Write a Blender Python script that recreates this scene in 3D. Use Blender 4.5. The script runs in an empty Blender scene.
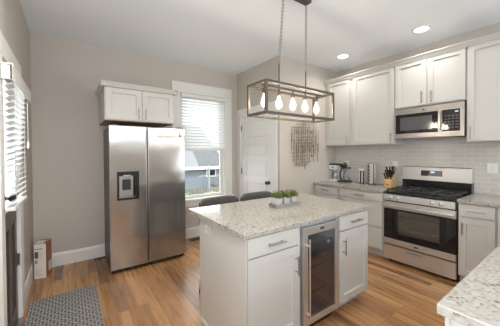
import bpy, bmesh, math, random
from mathutils import Vector, Matrix
random.seed(7)
SC = bpy.context.scene
COL = SC.collection
R = math.radians

# ------------------------------------------------------------------ camera
F, YAW, PITCH, ROLL, CAMH = 251.97, 9.426 + 45, -0.8, -0.342, 1.418
yaw, pit, rol = R(YAW), R(PITCH), R(ROLL)
fw = Vector((math.cos(pit) * math.cos(yaw), math.cos(pit) * math.sin(yaw), math.sin(pit)))
rt = Vector((math.sin(yaw), -math.cos(yaw), 0))
up = rt.cross(fw)
r2 = rt * math.cos(rol) + up * math.sin(rol)
u2 = -rt * math.sin(rol) + up * math.cos(rol)
cd = bpy.data.cameras.new('camera')
cam = bpy.data.objects.new('camera', cd)
COL.objects.link(cam)
cam.matrix_world = Matrix(((r2.x, u2.x, -fw.x, 0), (r2.y, u2.y, -fw.y, 0), (r2.z, u2.z, -fw.z, CAMH), (0, 0, 0, 1)))
cd.sensor_width = 36
cd.lens = F * 36 / 500
cd.shift_y = -6.92 / 500
cd.clip_start = 0.05
SC.camera = cam

# ------------------------------------------------------------------ world, light, exposure
w = bpy.data.worlds.new('sky'); SC.world = w; w.use_nodes = True
bg = w.node_tree.nodes['Background']
sky = w.node_tree.nodes.new('ShaderNodeTexSky')
sky.sky_type = 'HOSEK_WILKIE'; sky.turbidity = 6; sky.sun_direction = Vector((0.25, -0.65, 0.7)).normalized()
mixn = w.node_tree.nodes.new('ShaderNodeMix'); mixn.data_type = 'RGBA'
mixn.inputs[0].default_value = 0.92
mixn.inputs[7].default_value = (0.97, 0.985, 1.0, 1)
w.node_tree.links.new(sky.outputs[0], mixn.inputs[6])
w.node_tree.links.new(mixn.outputs[2], bg.inputs[0])
bg.inputs[1].default_value = 2.9

def sun(name, d, e, ang):
    l = bpy.data.lights.new(name, 'SUN'); l.energy = e; l.angle = R(ang)
    o = bpy.data.objects.new(name, l); COL.objects.link(o)
    o.rotation_euler = Vector(d).to_track_quat('-Z', 'Y').to_euler(); return o
sun('sun', (-0.25, 0.65, -0.7), 1.2, 3)

def area(name, loc, d, sx, sy, e, color=(1, 1, 1), shape='RECTANGLE'):
    l = bpy.data.lights.new(name, 'AREA'); l.shape = shape; l.size = sx; l.size_y = sy
    l.energy = e; l.color = color
    o = bpy.data.objects.new(name, l); COL.objects.link(o)
    o.location = loc; o.rotation_euler = Vector(d).to_track_quat('-Z', 'Z' if abs(d[2]) < .5 else 'Y').to_euler()
    return o
# rear strip stands for an unseen window slit; side lights are added fill
area('rear_window_light', (1.6, -2.4, 2.06), (0, 1, 0.05), 3.6, 0.16, 15, (0.85, 0.93, 1.0))
area('left_fill_light', (-.345, .1, 1.5), (1, .6, 0.8), 1.9, 1.5, 42, (0.85, 0.93, 1.0))  # added fill light on the left wall, no window modelled there
area('right_rear_fill_light', (3.92, -1.5, 1.6), (-1, .6, 0.6), 2.0, 1.7, 30, (0.85, 0.93, 1.0))  # added fill light out of view on the right
for i, (x, y, e) in enumerate(((3.40, 1.263, 2.5), (3.40, 2.303, 2.5), (1.75, -0.2, 1.5), (0.3, 1.3, 8), (2.6, 0.9, 2), (1.6, -1.6, 5), (-.1, 1.7, 4))):  # first two light the modelled downlights; the others are added, unseen fill
    a = area('downlight_and_fill', (x, y, 2.858), (0, 0, -1), 0.12, 0.12, e, (1.0, 0.95, 0.90), 'DISK')
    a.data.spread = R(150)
SC.view_settings.view_transform = 'Standard'
SC.view_settings.look = 'None'
SC.view_settings.gamma = 1
SC.view_settings.use_curve_mapping = False
SC.view_settings.exposure = 0.95

# ------------------------------------------------------------------ materials
def mat(name, base=(.8, .8, .8), rough=.5, metal=0, **k):
    m = bpy.data.materials.new(name); m.use_nodes = True
    b = m.node_tree.nodes['Principled BSDF']
    b.inputs['Base Color'].default_value = (*base, 1)
    b.inputs['Roughness'].default_value = rough
    b.inputs['Metallic'].default_value = metal
    for a, v in k.items():
        b.inputs[a.replace('_', ' ')].default_value = v
    return m
def N(m, t, **k):
    n = m.node_tree.nodes.new(t)
    for a, v in k.items(): setattr(n, a, v)
    return n
def L(m, a, b): m.node_tree.links.new(a, b)
def P(m): return m.node_tree.nodes['Principled BSDF']
def coords(m, scale=(1, 1, 1), rot=(0, 0, 0)):
    tc = N(m, 'ShaderNodeTexCoord'); mp = N(m, 'ShaderNodeMapping')
    mp.inputs['Scale'].default_value = scale; mp.inputs['Rotation'].default_value = rot
    g = N(m, 'ShaderNodeNewGeometry')
    L(m, g.outputs['Position'], mp.inputs['Vector'])
    return mp.outputs[0]
def ramp(m, fac, stops, interp='LINEAR'):
    r = N(m, 'ShaderNodeValToRGB'); r.color_ramp.interpolation = interp
    e = r.color_ramp.elements
    while len(e) < len(stops): e.new(.5)
    for i, (p, c) in enumerate(stops): e[i].position = p; e[i].color = (*c, 1)
    L(m, fac, r.inputs[0]); return r.outputs[0]
def noise(m, v, scale, detail=3, rough=.5):
    n = N(m, 'ShaderNodeTexNoise'); n.inputs['Scale'].default_value = scale
    n.inputs['Detail'].default_value = detail; n.inputs['Roughness'].default_value = rough
    L(m, v, n.inputs['Vector']); return n.outputs['Fac']
def mix(m, fac, a, b, mode='MIX'):
    n = N(m, 'ShaderNodeMix', data_type='RGBA', blend_type=mode)
    for s, v in ((0, fac), (6, a), (7, b)):
        if hasattr(v, 'links'): L(m, v, n.inputs[s])
        else: n.inputs[s].default_value = v if s == 0 else (*v, 1)
    return n.outputs[2]
def bump(m, h, s=.2, d=.01):
    b = N(m, 'ShaderNodeBump'); b.inputs['Strength'].default_value = s; b.inputs['Distance'].default_value = d
    L(m, h, b.inputs['Height']); L(m, b.outputs[0], P(m).inputs['Normal'])

def painted(name, c, rough, amp=.03, sc=120):
    m = mat(name, c, rough)
    n = noise(m, coords(m), sc, 2)
    L(m, ramp(m, n, [(0.3, tuple(x * (1 - amp) for x in c)), (0.7, tuple(min(1, x * (1 + amp)) for x in c))]), P(m).inputs['Base Color'])
    bump(m, n, .05, .002); return m
M = {}
M['wall'] = painted('wall_paint', (0.56, 0.512, 0.458), .75)
M['ceiling'] = painted('ceiling_paint', (0.88, 0.91, 0.94), .85)
M['trim'] = painted('trim_paint', (0.80, 0.79, 0.76), .4, .01)
M['cab'] = painted('cabinet_paint', (0.56, 0.548, 0.518), .38, .01)
M['gap'] = mat('cabinet_shadow_gap', (0.25, 0.22, 0.19), .7)
M['door'] = painted('white_door_paint', (0.80, 0.79, 0.77), .4, .01)
M['taupe'] = painted('taupe_door_paint', (0.085, 0.07, 0.06), .35, .02)
M['black'] = mat('black_enamel', (0.012, 0.012, 0.013), .22)
M['matblack'] = mat('matte_black', (0.02, 0.02, 0.02), .55)
M['iron'] = mat('cast_iron', (0.035, 0.033, 0.032), .5)
M['nickel'] = mat('brushed_nickel', (0.36, 0.34, 0.32), .35, 1)
M['darkmetal'] = mat('dark_metal', (0.05, 0.045, 0.04), .4, .8)
M['chrome'] = mat('chrome', (0.7, 0.7, 0.7), .12, 1)
M['white'] = mat('white_plastic', (0.8, 0.8, 0.78), .4)
M['ceramic'] = mat('white_ceramic', (0.52, 0.51, 0.48), .3)
M['glassblk'] = mat('black_glass', (0.01, 0.01, 0.012), .05, 0, Specular_IOR_Level=.8)
M['brass'] = mat('aged_brass_rods', (0.30, 0.24, 0.165), .45, .4)
M['leather'] = painted('grey_brown_leather', (0.072, 0.066, 0.062), .45, .1, 60)
M['leg'] = mat('dark_leg_wood', (0.03, 0.022, 0.018), .4)
M['greyside'] = painted('grey_appliance_side', (0.09, 0.088, 0.085), .45, .03)
M['soil'] = mat('soil', (0.05, 0.035, 0.025), .9)

def steel(name, c=(.60, .59, .57), r=.24, axis='h'):
    m = mat(name, c, r, .85)
    v = coords(m, (1.5, 1.5, 220) if axis == 'h' else (220, 220, 1.5))
    n = noise(m, v, 2.0, 2)
    L(m, ramp(m, n, [(0.3, (r - .02,) * 3), (.7, (r + .03,) * 3)]), P(m).inputs['Roughness'])
    n2 = noise(m, coords(m, (1.3, 1.3, 1.3)), 2.2, 1)
    b = N(m, 'ShaderNodeBump'); b.inputs['Strength'].default_value = .12; b.inputs['Distance'].default_value = .03
    L(m, n2, b.inputs['Height']); L(m, b.outputs[0], P(m).inputs['Normal'])
    return m
M['steel'] = steel('stainless_steel', (.46, .44, .415), .15)
M['steel2'] = steel('warm_stainless_steel', (.68, .67, .65), .36)

M['steel3'] = steel('grey_stainless_steel', (.42, .41, .40), .3)
# oak floor : planks along Y
m = M['floor'] = mat('oak_floor', (.3, .17, .09), .28)
v = coords(m, (1, 1, 1), (0, 0, R(90)))
br = N(m, 'ShaderNodeTexBrick'); L(m, v, br.inputs['Vector'])
br.inputs['Scale'].default_value = 1; br.inputs['Brick Width'].default_value = 1.05; br.inputs['Row Height'].default_value = .083
br.inputs['Mortar Size'].default_value = .0011; br.inputs['Mortar Smooth'].default_value = .3; br.inputs['Bias'].default_value = 0
br.offset = .37; br.offset_frequency = 2
br.inputs['Color1'].default_value = (0, 0, 0, 1); br.inputs['Color2'].default_value = (1, 1, 1, 1); br.inputs['Mortar'].default_value = (.5, .5, .5, 1)
tone = ramp(m, br.outputs['Color'], [(0.0, (0.14, 0.066, 0.032)), (.12, (0.31, 0.155, 0.066)), (.4, (0.42, 0.225, 0.095)), (.75, (0.54, 0.31, 0.14)), (1, (0.33, 0.16, 0.07))])
grain = noise(m, coords(m, (26, 1.3, 1)), 1.5, 5, .6)
gr = ramp(m, grain, [(.3, (.80, .77, .74)), (.62, (1.08, 1.07, 1.06))])
c1 = mix(m, 1.0, tone, gr, 'MULTIPLY')
big = noise(m, coords(m, (1, .6, 1)), 2.2, 2)
c1 = mix(m, 1.0, c1, ramp(m, big, [(.3, (.85, .85, .85)), (.7, (1.15, 1.12, 1.1))]), 'MULTIPLY')
c2 = mix(m, br.outputs['Fac'], c1, (0.06, 0.035, 0.02))
L(m, c2, P(m).inputs['Base Color'])
L(m, ramp(m, grain, [(.3, (.22,) * 3), (.7, (.36,) * 3)]), P(m).inputs['Roughness'])
bump(m, grain, .08, .003)

# granite
m = M['granite'] = mat('speckled_granite', (.6, .56, .5), .13)
v = coords(m)
a = ramp(m, noise(m, v, 45, 5, .7), [(.34, (.30, .275, .235)), (.5, (.40, .377, .335)), (.66, (.455, .435, .40))])
vo = N(m, 'ShaderNodeTexVoronoi'); vo.inputs['Scale'].default_value = 120; L(m, v, vo.inputs['Vector'])
sp = ramp(m, vo.outputs['Color'], [(0, (1, 1, 1)), (.12, (1, 1, 1)), (.2, (0, 0, 0))], 'CONSTANT')
vo2 = N(m, 'ShaderNodeTexVoronoi'); vo2.inputs['Scale'].default_value = 60; L(m, v, vo2.inputs['Vector'])
sp2 = ramp(m, vo2.outputs['Color'], [(0, (1, 1, 1)), (.05, (1, 1, 1)), (.13, (0, 0, 0))], 'CONSTANT')
sm = ramp(m, noise(m, v, 60, 3), [(.45, (0, 0, 0)), (.55, (1, 1, 1))])
c = mix(m, mix(m, 1.0, sp, (.75, .75, .75), 'MULTIPLY'), a, (0.20, 0.165, 0.135))
c = mix(m, mix(m, 1.0, sp2, sm, 'MULTIPLY'), c, (0.10, 0.085, 0.075))
L(m, c, P(m).inputs['Base Color'])

# subway tile (on a plane x = const : u = -y, v = z)
m = M['tile'] = mat('grey_subway_tile', (.5, .47, .42), .12)
g = N(m, 'ShaderNodeNewGeometry'); sx = N(m, 'ShaderNodeSeparateXYZ'); cx = N(m, 'ShaderNodeCombineXYZ')
L(m, g.outputs['Position'], sx.inputs[0]); L(m, sx.outputs['Y'], cx.inputs['X']); L(m, sx.outputs['Z'], cx.inputs['Y'])
br = N(m, 'ShaderNodeTexBrick'); L(m, cx.outputs[0], br.inputs['Vector'])
br.inputs['Scale'].default_value = 1; br.inputs['Brick Width'].default_value = .152; br.inputs['Row Height'].default_value = .0555
br.inputs['Mortar Size'].default_value = .0022; br.inputs['Mortar Smooth'].default_value = .2
br.inputs['Color1'].default_value = (.60, .575, .53, 1); br.inputs['Color2'].default_value = (.56, .535, .49, 1); br.inputs['Mortar'].default_value = (.72, .70, .66, 1)
L(m, br.outputs['Color'], P(m).inputs['Base Color']); bump(m, br.outputs['Fac'], -.4, .002)

# woven mat : light chain pattern on charcoal
m = M['rug'] = mat('woven_mat', (.1, .1, .1), .85)
v = coords(m)
sp = N(m, 'ShaderNodeSeparateXYZ'); L(m, v, sp.inputs[0])
def mth(op, a, b=None, c=None):
    n = N(m, 'ShaderNodeMath', operation=op)
    for i, x in enumerate((a, b, c)):
        if x is None: continue
        if hasattr(x, 'links'): L(m, x, n.inputs[i])
        else: n.inputs[i].default_value = x
    return n.outputs[0]
rowh, colw = .040, .050
yy = mth('DIVIDE', sp.outputs['Y'], rowh); row = mth('FLOOR', yy); fy = mth('SUBTRACT', yy, row)
off = mth('MULTIPLY', mth('MODULO', mth('ABSOLUTE', row), 2.0), .5)
xx = mth('ADD', mth('DIVIDE', sp.outputs['X'], colw), off); fx = mth('FRACT', mth('ADD', xx, 100.0))
dx = mth('ABSOLUTE', mth('SUBTRACT', fx, .5)); dy = mth('ABSOLUTE', mth('SUBTRACT', fy, .5))
d = mth('ADD', mth('MULTIPLY', dx, 1.0), mth('MULTIPLY', dy, .75))
ringm = mth('LESS_THAN', mth('ABSOLUTE', mth('SUBTRACT', d, .42)), .10)
wv = noise(m, v, 400, 1)
cc = mix(m, ringm, (0.045, 0.045, 0.048), (0.55, 0.53, 0.50))
L(m, mix(m, .25, cc, ramp(m, wv, [(.3, (0, 0, 0)), (.7, (.8, .8, .8))]), 'OVERLAY'), P(m).inputs['Base Color'])
bump(m, wv, .4, .003)

# woods
def wood(name, a, b, axis=(3, 30, 30), rough=.45, sc=3):
    m = mat(name, a, rough)
    n = noise(m, coords(m, axis), sc, 4)
    L(m, ramp(m, n, [(.3, a), (.7, b)]), P(m).inputs['Base Color']); return m
M['lampwood'] = wood('weathered_lamp_wood', (.055, .043, .035), (.10, .08, .066), (8, 30, 30))
M['blockwood'] = wood('light_beech', (.56, .34, .14), (.68, .44, .20), (20, 20, 3))
M['traywood'] = wood('grey_driftwood', (.20, .18, .16), (.34, .31, .28), (4, 40, 40))
M['birch'] = wood('plywood_underside', (.30, .19, .11), (.40, .27, .16), (3, 20, 20))
M['vent'] = mat('bronze_vent', (.10, .075, .055), .45, .5)
M['card'] = mat('brown_cardboard', (.45, .28, .15), .7)
M['orange'] = mat('orange_box_print', (.36, .13, .05), .5)
M['printwhite'] = mat('white_box_print', (.80, .76, .70), .5)
M['printred'] = mat('dark_red_print', (.30, .035, .02), .5)
M['printgrey'] = mat('grey_print', (.35, .33, .31), .5)
M['keymark'] = mat('keypad_marks', (.12, .12, .125), .4)
M['printbrown'] = mat('brown_print', (.16, .075, .04), .5)

def leafmat(name, a, b, sc=35):
    m = mat(name, a, .5)
    n = noise(m, coords(m), sc, 2)
    L(m, ramp(m, n, [(.35, a), (.65, b)]), P(m).inputs['Base Color']); return m
M['leaf'] = leafmat('succulent_leaf', (.05, .085, .02), (.22, .25, .07), 55)
M['shrub'] = leafmat('garden_shrub_leaf', (.035, .075, .015), (.11, .17, .05), 3)
M['grass'] = leafmat('lawn', (.06, .1, .03), (.1, .15, .05), 2)

def glass(name, tint, gl=.15, rough=.02, fres=1.5):
    m = bpy.data.materials.new(name); m.use_nodes = True
    nt = m.node_tree; nt.nodes.remove(P(m))
    out = nt.nodes['Material Output']
    tr = N(m, 'ShaderNodeBsdfTransparent'); tr.inputs[0].default_value = (*tint, 1)
    g = N(m, 'ShaderNodeBsdfGlossy'); g.inputs['Roughness'].default_value = rough
    lw = N(m, 'ShaderNodeLayerWeight'); lw.inputs[0].default_value = .5
    pw = N(m, 'ShaderNodeMath', operation='POWER'); L(m, lw.outputs['Facing'], pw.inputs[0]); pw.inputs[1].default_value = 5
    fr = N(m, 'ShaderNodeMath', operation='MULTIPLY_ADD'); L(m, pw.outputs[0], fr.inputs[0]); fr.inputs[1].default_value = .9; fr.inputs[2].default_value = .04
    ad = N(m, 'ShaderNodeMath', operation='ADD', use_clamp=True); ad.inputs[1].default_value = gl
    L(m, fr.outputs[0], ad.inputs[0])
    mx = N(m, 'ShaderNodeMixShader'); L(m, ad.outputs[0], mx.inputs[0]); L(m, tr.outputs[0], mx.inputs[1]); L(m, g.outputs[0], mx.inputs[2])
    L(m, mx.outputs[0], out.inputs[0]); return m
M['glass'] = glass('window_glass', (.97, .98, .98), .0)
M['ovenglass'] = glass('oven_window_glass', (.85, .83, .80), .12)
M['wineglass'] = glass('wine_cooler_glass', (.55, .55, .58), .10)
M['clearglass'] = glass('clear_glass', (.85, .87, .88), .08)

def emit(name, c, s):
    m = bpy.data.materials.new(name); m.use_nodes = True
    P(m).inputs['Base Color'].default_value = (0, 0, 0, 1)
    P(m).inputs['Emission Color'].default_value = (*c, 1); P(m).inputs['Emission Strength'].default_value = s
    return m
M['lens'] = emit('downlight_lens', (1, .95, .86), 6)
M['filament'] = emit('glowing_filament', (1, .80, .52), 60)
M['display'] = emit('lit_display', (.55, .75, .9), .8)
m = M['bulb'] = glass('bulb_glass', (1, .97, .92), .03)
# warm glow of the lit bulb envelope
nt = m.node_tree; out = nt.nodes['Material Output']; prev = out.inputs[0].links[0].from_socket
e = N(m, 'ShaderNodeEmission'); e.inputs[0].default_value = (1, .95, .88, 1); e.inputs[1].default_value = .3
ad = N(m, 'ShaderNodeAddShader'); L(m, prev, ad.inputs[0]); L(m, e.outputs[0], ad.inputs[1]); L(m, ad.outputs[0], out.inputs[0])

m = bpy.data.materials.new('blind_slat'); m.use_nodes = True; M['slat'] = m
b = P(m); b.inputs['Base Color'].default_value = (.85, .85, .84, 1); b.inputs['Roughness'].default_value = .45
t = N(m, 'ShaderNodeBsdfTranslucent'); t.inputs[0].default_value = (.85, .86, .86, 1)
mx = N(m, 'ShaderNodeMixShader'); mx.inputs[0].default_value = .5
out = m.node_tree.nodes['Material Output']
L(m, b.outputs[0], mx.inputs[1]); L(m, t.outputs[0], mx.inputs[2]); L(m, mx.outputs[0], out.inputs[0])

m = M['siding'] = mat('house_siding', (.17, .195, .22), .7)
m = M['siding2'] = mat('grey_shed_siding', (.2, .21, .22), .7)
m = M['roof'] = painted('grey_shingles', (.07, .074, .078), .9, .25, 9)
m = M['fencewood'] = wood('pale_fence_boards', (.13, .115, .10), (.17, .155, .135), (8, 1, 1), .8, 2)

# ------------------------------------------------------------------ mesh builder
class MB:
    def __init__(s): s.bm = bmesh.new()
    def _fin(s, vs, bev, seg=2):
        if bev:
            es = list({e for v in vs for e in v.link_edges})
            bmesh.ops.bevel(s.bm, geom=es, offset=bev, segments=seg, affect='EDGES', profile=.6, clamp_overlap=True)
    def box(s, x0, x1, y0, y1, z0, z1, bev=0, seg=2, mtx=None):
        r = bmesh.ops.create_cube(s.bm, size=1)
        c = Vector(((x0 + x1) / 2, (y0 + y1) / 2, (z0 + z1) / 2)); d = (abs(x1 - x0), abs(y1 - y0), abs(z1 - z0))
        for v in r['verts']: v.co = Vector((v.co.x * d[0], v.co.y * d[1], v.co.z * d[2])) + c
        if mtx:
            for v in r['verts']: v.co = mtx @ v.co
        s._fin(r['verts'], bev, seg); return s
    def shaker(s, fr, u0, u1, v0, v1, t, rail=.058, dep=.014):
        """slab in front of plane n=0 with a recessed centre panel"""
        ps = [fr(u, v, n) for n in (0, t) for u, v in ((u0, v0), (u1, v0), (u1, v1), (u0, v1))]
        V = [s.bm.verts.new(p) for p in ps]
        s.bm.faces.new([V[3], V[2], V[1], V[0]])
        for i in range(4): j = (i + 1) % 4; s.bm.faces.new([V[i], V[j], V[4 + j], V[4 + i]])
        rings = [V[4:]]
        for k, (ins, n) in enumerate(((rail, t), (rail + .004, t - dep))):
            rings.append([s.bm.verts.new(fr(u, v, n)) for u, v in ((u0 + ins, v0 + ins), (u1 - ins, v0 + ins), (u1 - ins, v1 - ins), (u0 + ins, v1 - ins))])
        for a, b in ((rings[0], rings[1]), (rings[1], rings[2])):
            for i in range(4): j = (i + 1) % 4; s.bm.faces.new([a[i], a[j], b[j], b[i]])
        s.bm.faces.new(rings[2]); return s
    def fbox(s, fr, u0, u1, v0, v1, n0, n1, bev=0):
        a, b = fr(u0, v0, n0), fr(u1, v1, n1)
        return s.box(min(a[0], b[0]), max(a[0], b[0]), min(a[1], b[1]), max(a[1], b[1]), min(a[2], b[2]), max(a[2], b[2]), bev)
    def cyl(s, p0, p1, r, r1=None, seg=14):
        p0, p1 = Vector(p0), Vector(p1); r1 = r if r1 is None else r1
        d = p1 - p0; q = d.to_track_quat('Z', 'Y').to_matrix()
        A = []; B = []
        for i in range(seg):
            a = 2 * math.pi * i / seg; o = q @ Vector((math.cos(a), math.sin(a), 0))
            A.append(s.bm.verts.new(p0 + o * r)); B.append(s.bm.verts.new(p1 + o * r1))
        for i in range(seg): j = (i + 1) % seg; s.bm.faces.new([A[i], A[j], B[j], B[i]])
        s.bm.faces.new(A[::-1]); s.bm.faces.new(B); return s
    def lathe(s, c, prof, seg=24, axis=(0, 0, 1), cap=True):
        c = Vector(c); q = Vector(axis).to_track_quat('Z', 'Y').to_matrix(); rings = []
        for r, z in prof:
            rings.append([s.bm.verts.new(c + q @ Vector((max(r, 1e-4) * math.cos(2 * math.pi * i / seg), max(r, 1e-4) * math.sin(2 * math.pi * i / seg), z))) for i in range(seg)])
        for a, b in zip(rings, rings[1:]):
            for i in range(seg): j = (i + 1) % seg; s.bm.faces.new([a[i], a[j], b[j], b[i]])
        if cap: s.bm.faces.new(rings[0][::-1]); s.bm.faces.new(rings[-1])
        return s
    def tube(s, pts, r, seg=8, closed=False):
        pts = [Vector(p) for p in pts]; n = len(pts); rings = []; prev = None
        for i, p in enumerate(pts):
            a = pts[(i - 1) % n] if (closed or i) else p; b = pts[(i + 1) % n] if (closed or i < n - 1) else p
            d = (b - a).normalized()
            if prev is None: prev = d.orthogonal().normalized()
            prev = (prev - d * prev.dot(d)).normalized(); o = d.cross(prev)
            rings.append([s.bm.verts.new(p + (prev * math.cos(2 * math.pi * k / seg) + o * math.sin(2 * math.pi * k / seg)) * r) for k in range(seg)])
        m = n if closed else n - 1
        for i in range(m):
            a, b = rings[i], rings[(i + 1) % n]
            for k in range(seg): j = (k + 1) % seg; s.bm.faces.new([a[k], a[j], b[j], b[k]])
        if not closed: s.bm.faces.new(rings[0][::-1]); s.bm.faces.new(rings[-1])
        return s
    def prism(s, pts, f, a, b, bev=0):
        """polygon pts (p,q) extruded from a to b ; f(p,q,t) -> xyz"""
        A = [s.bm.verts.new(f(p, q, a)) for p, q in pts]; B = [s.bm.verts.new(f(p, q, b)) for p, q in pts]; n = len(pts)
        s.bm.faces.new(A[::-1]); s.bm.faces.new(B)
        for i in range(n): j = (i + 1) % n; s.bm.faces.new([A[i], A[j], B[j], B[i]])
        if bev: s._fin(A + B, bev)
        return s
    def leaf(s, p, d, ln, wd, th=.0015, curl=.3):
        p, d = Vector(p), Vector(d).normalized(); side = d.cross(Vector((0, 0, 1)))
        side = side.normalized() if side.length > .05 else Vector((1, 0, 0)); nn = side.cross(d).normalized()
        prof = [(0, .15), (.3, .85), (.6, 1), (.85, .6), (1, .08)]; Tp = []; Bt = []
        for t, w_ in prof:
            c = p + d * ln * t - nn * ln * curl * t * t
            Tp.append((s.bm.verts.new(c - side * wd * w_ / 2), s.bm.verts.new(c + nn * (th + wd * .1 * w_)), s.bm.verts.new(c + side * wd * w_ / 2)))
            Bt.append(s.bm.verts.new(c - nn * th))
        for i in range(4):
            a, b = Tp[i], Tp[i + 1]
            s.bm.faces.new([a[0], b[0], b[1], a[1]]); s.bm.faces.new([a[1], b[1], b[2], a[2]])
            s.bm.faces.new([a[2], b[2], Bt[i + 1], Bt[i]]); s.bm.faces.new([Bt[i], Bt[i + 1], b[0], a[0]])
        return s
    def build(s, name, material, parent=None, smooth=False, origin=None):
        bm = s.bm
        bmesh.ops.recalc_face_normals(bm, faces=bm.faces)
        off = Vector((0, 0, 0)); q = parent
        while q is not None:
            off += Vector(q.location); q = q.parent
        me = bpy.data.meshes.new(name)
        if parent is None:
            if origin is None:
                xs = [v.co for v in bm.verts]
                lo = [min(v[i] for v in xs) for i in range(3)]; hi = [max(v[i] for v in xs) for i in range(3)]
                off = Vector(((lo[0] + hi[0]) / 2, (lo[1] + hi[1]) / 2, lo[2]))
            else: off = Vector(origin)
        bmesh.ops.translate(bm, verts=bm.verts, vec=-off)
        if smooth:
            for f in bm.faces: f.smooth = True
        bm.to_mesh(me); bm.free()
        if smooth:
            try: me.set_sharp_from_angle(angle=R(40))
            except Exception: pass
        me.materials.append(material)
        o = bpy.data.objects.new(name, me); COL.objects.link(o)
        if parent is None: o.location = off
        else: o.parent = parent
        return o
def tag(o, label, cat, group=None, kind=None):
    o['label'] = label; o['category'] = cat
    if group: o['group'] = group
    if kind: o['kind'] = kind
    return o
def struct(o, label=None):
    o['kind'] = 'structure'
    if label: o['label'] = label
    return o
def thing(name, loc, label=None, cat=None, group=None):
    o = bpy.data.objects.new(name, None); COL.objects.link(o); o.location = loc; o.empty_display_size = .1
    if label: tag(o, label, cat, group)
    return o
def copy_tree(o, parent=None):
    c = o.copy(); COL.objects.link(c); c.parent = parent
    for ch in list(o.children): copy_tree(ch, c)
    return c
def fx_(X):   # frame facing -X : u = -y (to the right in the photo)
    return lambda u, v, n: Vector((X - n, -u, v))
def fy_(Y):   # frame facing -Y : u = +x
    return lambda u, v, n: Vector((u, Y - n, v))
def fyp_(Y):  # frame facing +Y
    return lambda u, v, n: Vector((u, Y + n, v))

# ------------------------------------------------------------------ room constants
XL, XR, YB, YF, HC = -.37, 3.967, 4.0, -2.6, 2.876
XD, YP = 2.569, 2.824
T = .12
# floor / ceiling
struct(MB().box(XL - T, XR + T, YF - T, YB + T, -.1, 0).build('floor', M['floor']), 'brown oak strip floor')
struct(MB().box(XL - T, XR + T, YF - T, YB + T, HC, HC + .1).build('ceiling', M['ceiling']), 'smooth white ceiling')
# back wall with window opening
WX0, WX1, WZ0, WZ1 = 1.47, 2.295, .62, 2.40
b = MB()
b.box(XL - T, WX0, YB, YB + T, 0, HC).box(WX1, XR + T, YB, YB + T, 0, HC).box(WX0, WX1, YB, YB + T, 0, WZ0).box(WX0, WX1, YB, YB + T, WZ1, HC)
struct(b.build('wall_back', M['wall']), 'greige wall behind the refrigerator')
# left wall with door opening
DY0, DY1, DZ = 2.27, 2.90, 2.06
b = MB()
b.box(XL - T, XL, YF, DY0, 0, HC).box(XL - T, XL, DY1, YB, 0, HC).box(XL - T, XL, DY0, DY1, DZ, HC)
struct(b.build('wall_left', M['wall']), 'greige wall holding the glazed door')
struct(MB().box(XR, XR + T, YF, YB, 0, HC).build('wall_right', M['wall']), 'greige wall behind the range and cabinets')
struct(MB().box(XL, XR, YF - T, YF, 0, HC).build('wall_front', M['wall']))
# pantry walls
PY0, PY1, PZ = 3.005, 3.869, 2.06
b = MB()
b.box(XD, XD + T, YP, PY0, 0, HC).box(XD, XD + T, PY1, YB, 0, HC).box(XD, XD + T, PY0, PY1, PZ, HC)
struct(b.build('wall_pantry_side', M['wall']), 'greige pantry wall around the white door')
struct(MB().box(XD + T, XR, YP, YP + T, 0, HC).build('wall_pantry_front', M['wall']), 'greige pantry wall behind the metal wall art')
# backsplash
struct(MB().box(XR - .008, XR, -.35, YP, .914, 1.56).build('wall_backsplash', M['tile']), 'glossy grey subway tile backsplash')

# baseboards
def bbprof(h=.15): return [(0, 0), (.016, 0), (.016, h - .03), (.011, h - .012), (.006, h), (0, h)]
def baseboard(name, f, a, b_, h=.165):
    struct(MB().prism(bbprof(h), f, a, b_).build(name, M['trim']))
baseboard('baseboard_back', lambda p, q, t: (t, YB - p, q), XL, XD)
baseboard('baseboard_left', lambda p, q, t: (XL + p, t, q), DY1 + .151, YB - .016)
baseboard('baseboard_pantry', lambda p, q, t: (t, YP - p, q), XD, 3.30)
baseboard('baseboard_left_rear', lambda p, q, t: (XL + p, t, q), YF, DY0 - .11)

# ------------------------------------------------------------------ back window
win = struct(thing('window_1', (1.88, YB, WZ0)), 'white framed window beside the refrigerator')
b = MB()
cw = .142
b.box(WX0 - cw, WX0, YB - .022, YB, WZ0 + .03, WZ1, .003).box(WX1, WX1 + cw, YB - .022, YB, WZ0 + .03, WZ1, .003)
b.box(WX0 - cw, WX1 + cw, YB - .024, YB, WZ1, 2.572, .003)
b.build('casing', M['trim'], win)
b = MB().box(WX0 - cw - .02, WX1 + cw + .02, YB - .06, YB - .001, WZ0, WZ0 + .03, .005)
b.build('window_sill', M['trim'], win)
MB().box(WX0 - cw, WX1 + cw, YB - .018, YB, WZ0 - .10, WZ0, .003).build('apron', M['trim'], win)
b = MB()
b.box(WX0, WX0 + .02, YB, YB + T, WZ0 + .03, WZ1).box(WX1 - .02, WX1, YB, YB + T, WZ0 + .03, WZ1).box(WX0, WX1, YB, YB + T, WZ1 - .02, WZ1).box(WX0, WX1, YB, YB + T, WZ0, WZ0 + .03)
b.build('jamb', M['trim'], win)
for z0, z1, yy_ in ((WZ0 + .03, 1.50, YB + .055), (1.46, WZ1 - .02, YB + .085)):
    b = MB(); X0, X1 = WX0 + .02, WX1 - .02; s_ = .048
    b.box(X0, X0 + s_, yy_, yy_ + .028, z0, z1, .002).box(X1 - s_, X1, yy_, yy_ + .028, z0, z1, .002)
    b.box(X0 + s_, X1 - s_, yy_, yy_ + .028, z0, z0 + s_, .002).box(X0 + s_, X1 - s_, yy_, yy_ + .028, z1 - s_, z1, .002)
    fr = b.build('sash', M['trim'], win)
    MB().box(X0 + s_, X1 - s_, yy_ + .012, yy_ + .016, z0 + s_, z1 - s_).build('pane', M['glass'], fr)

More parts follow.
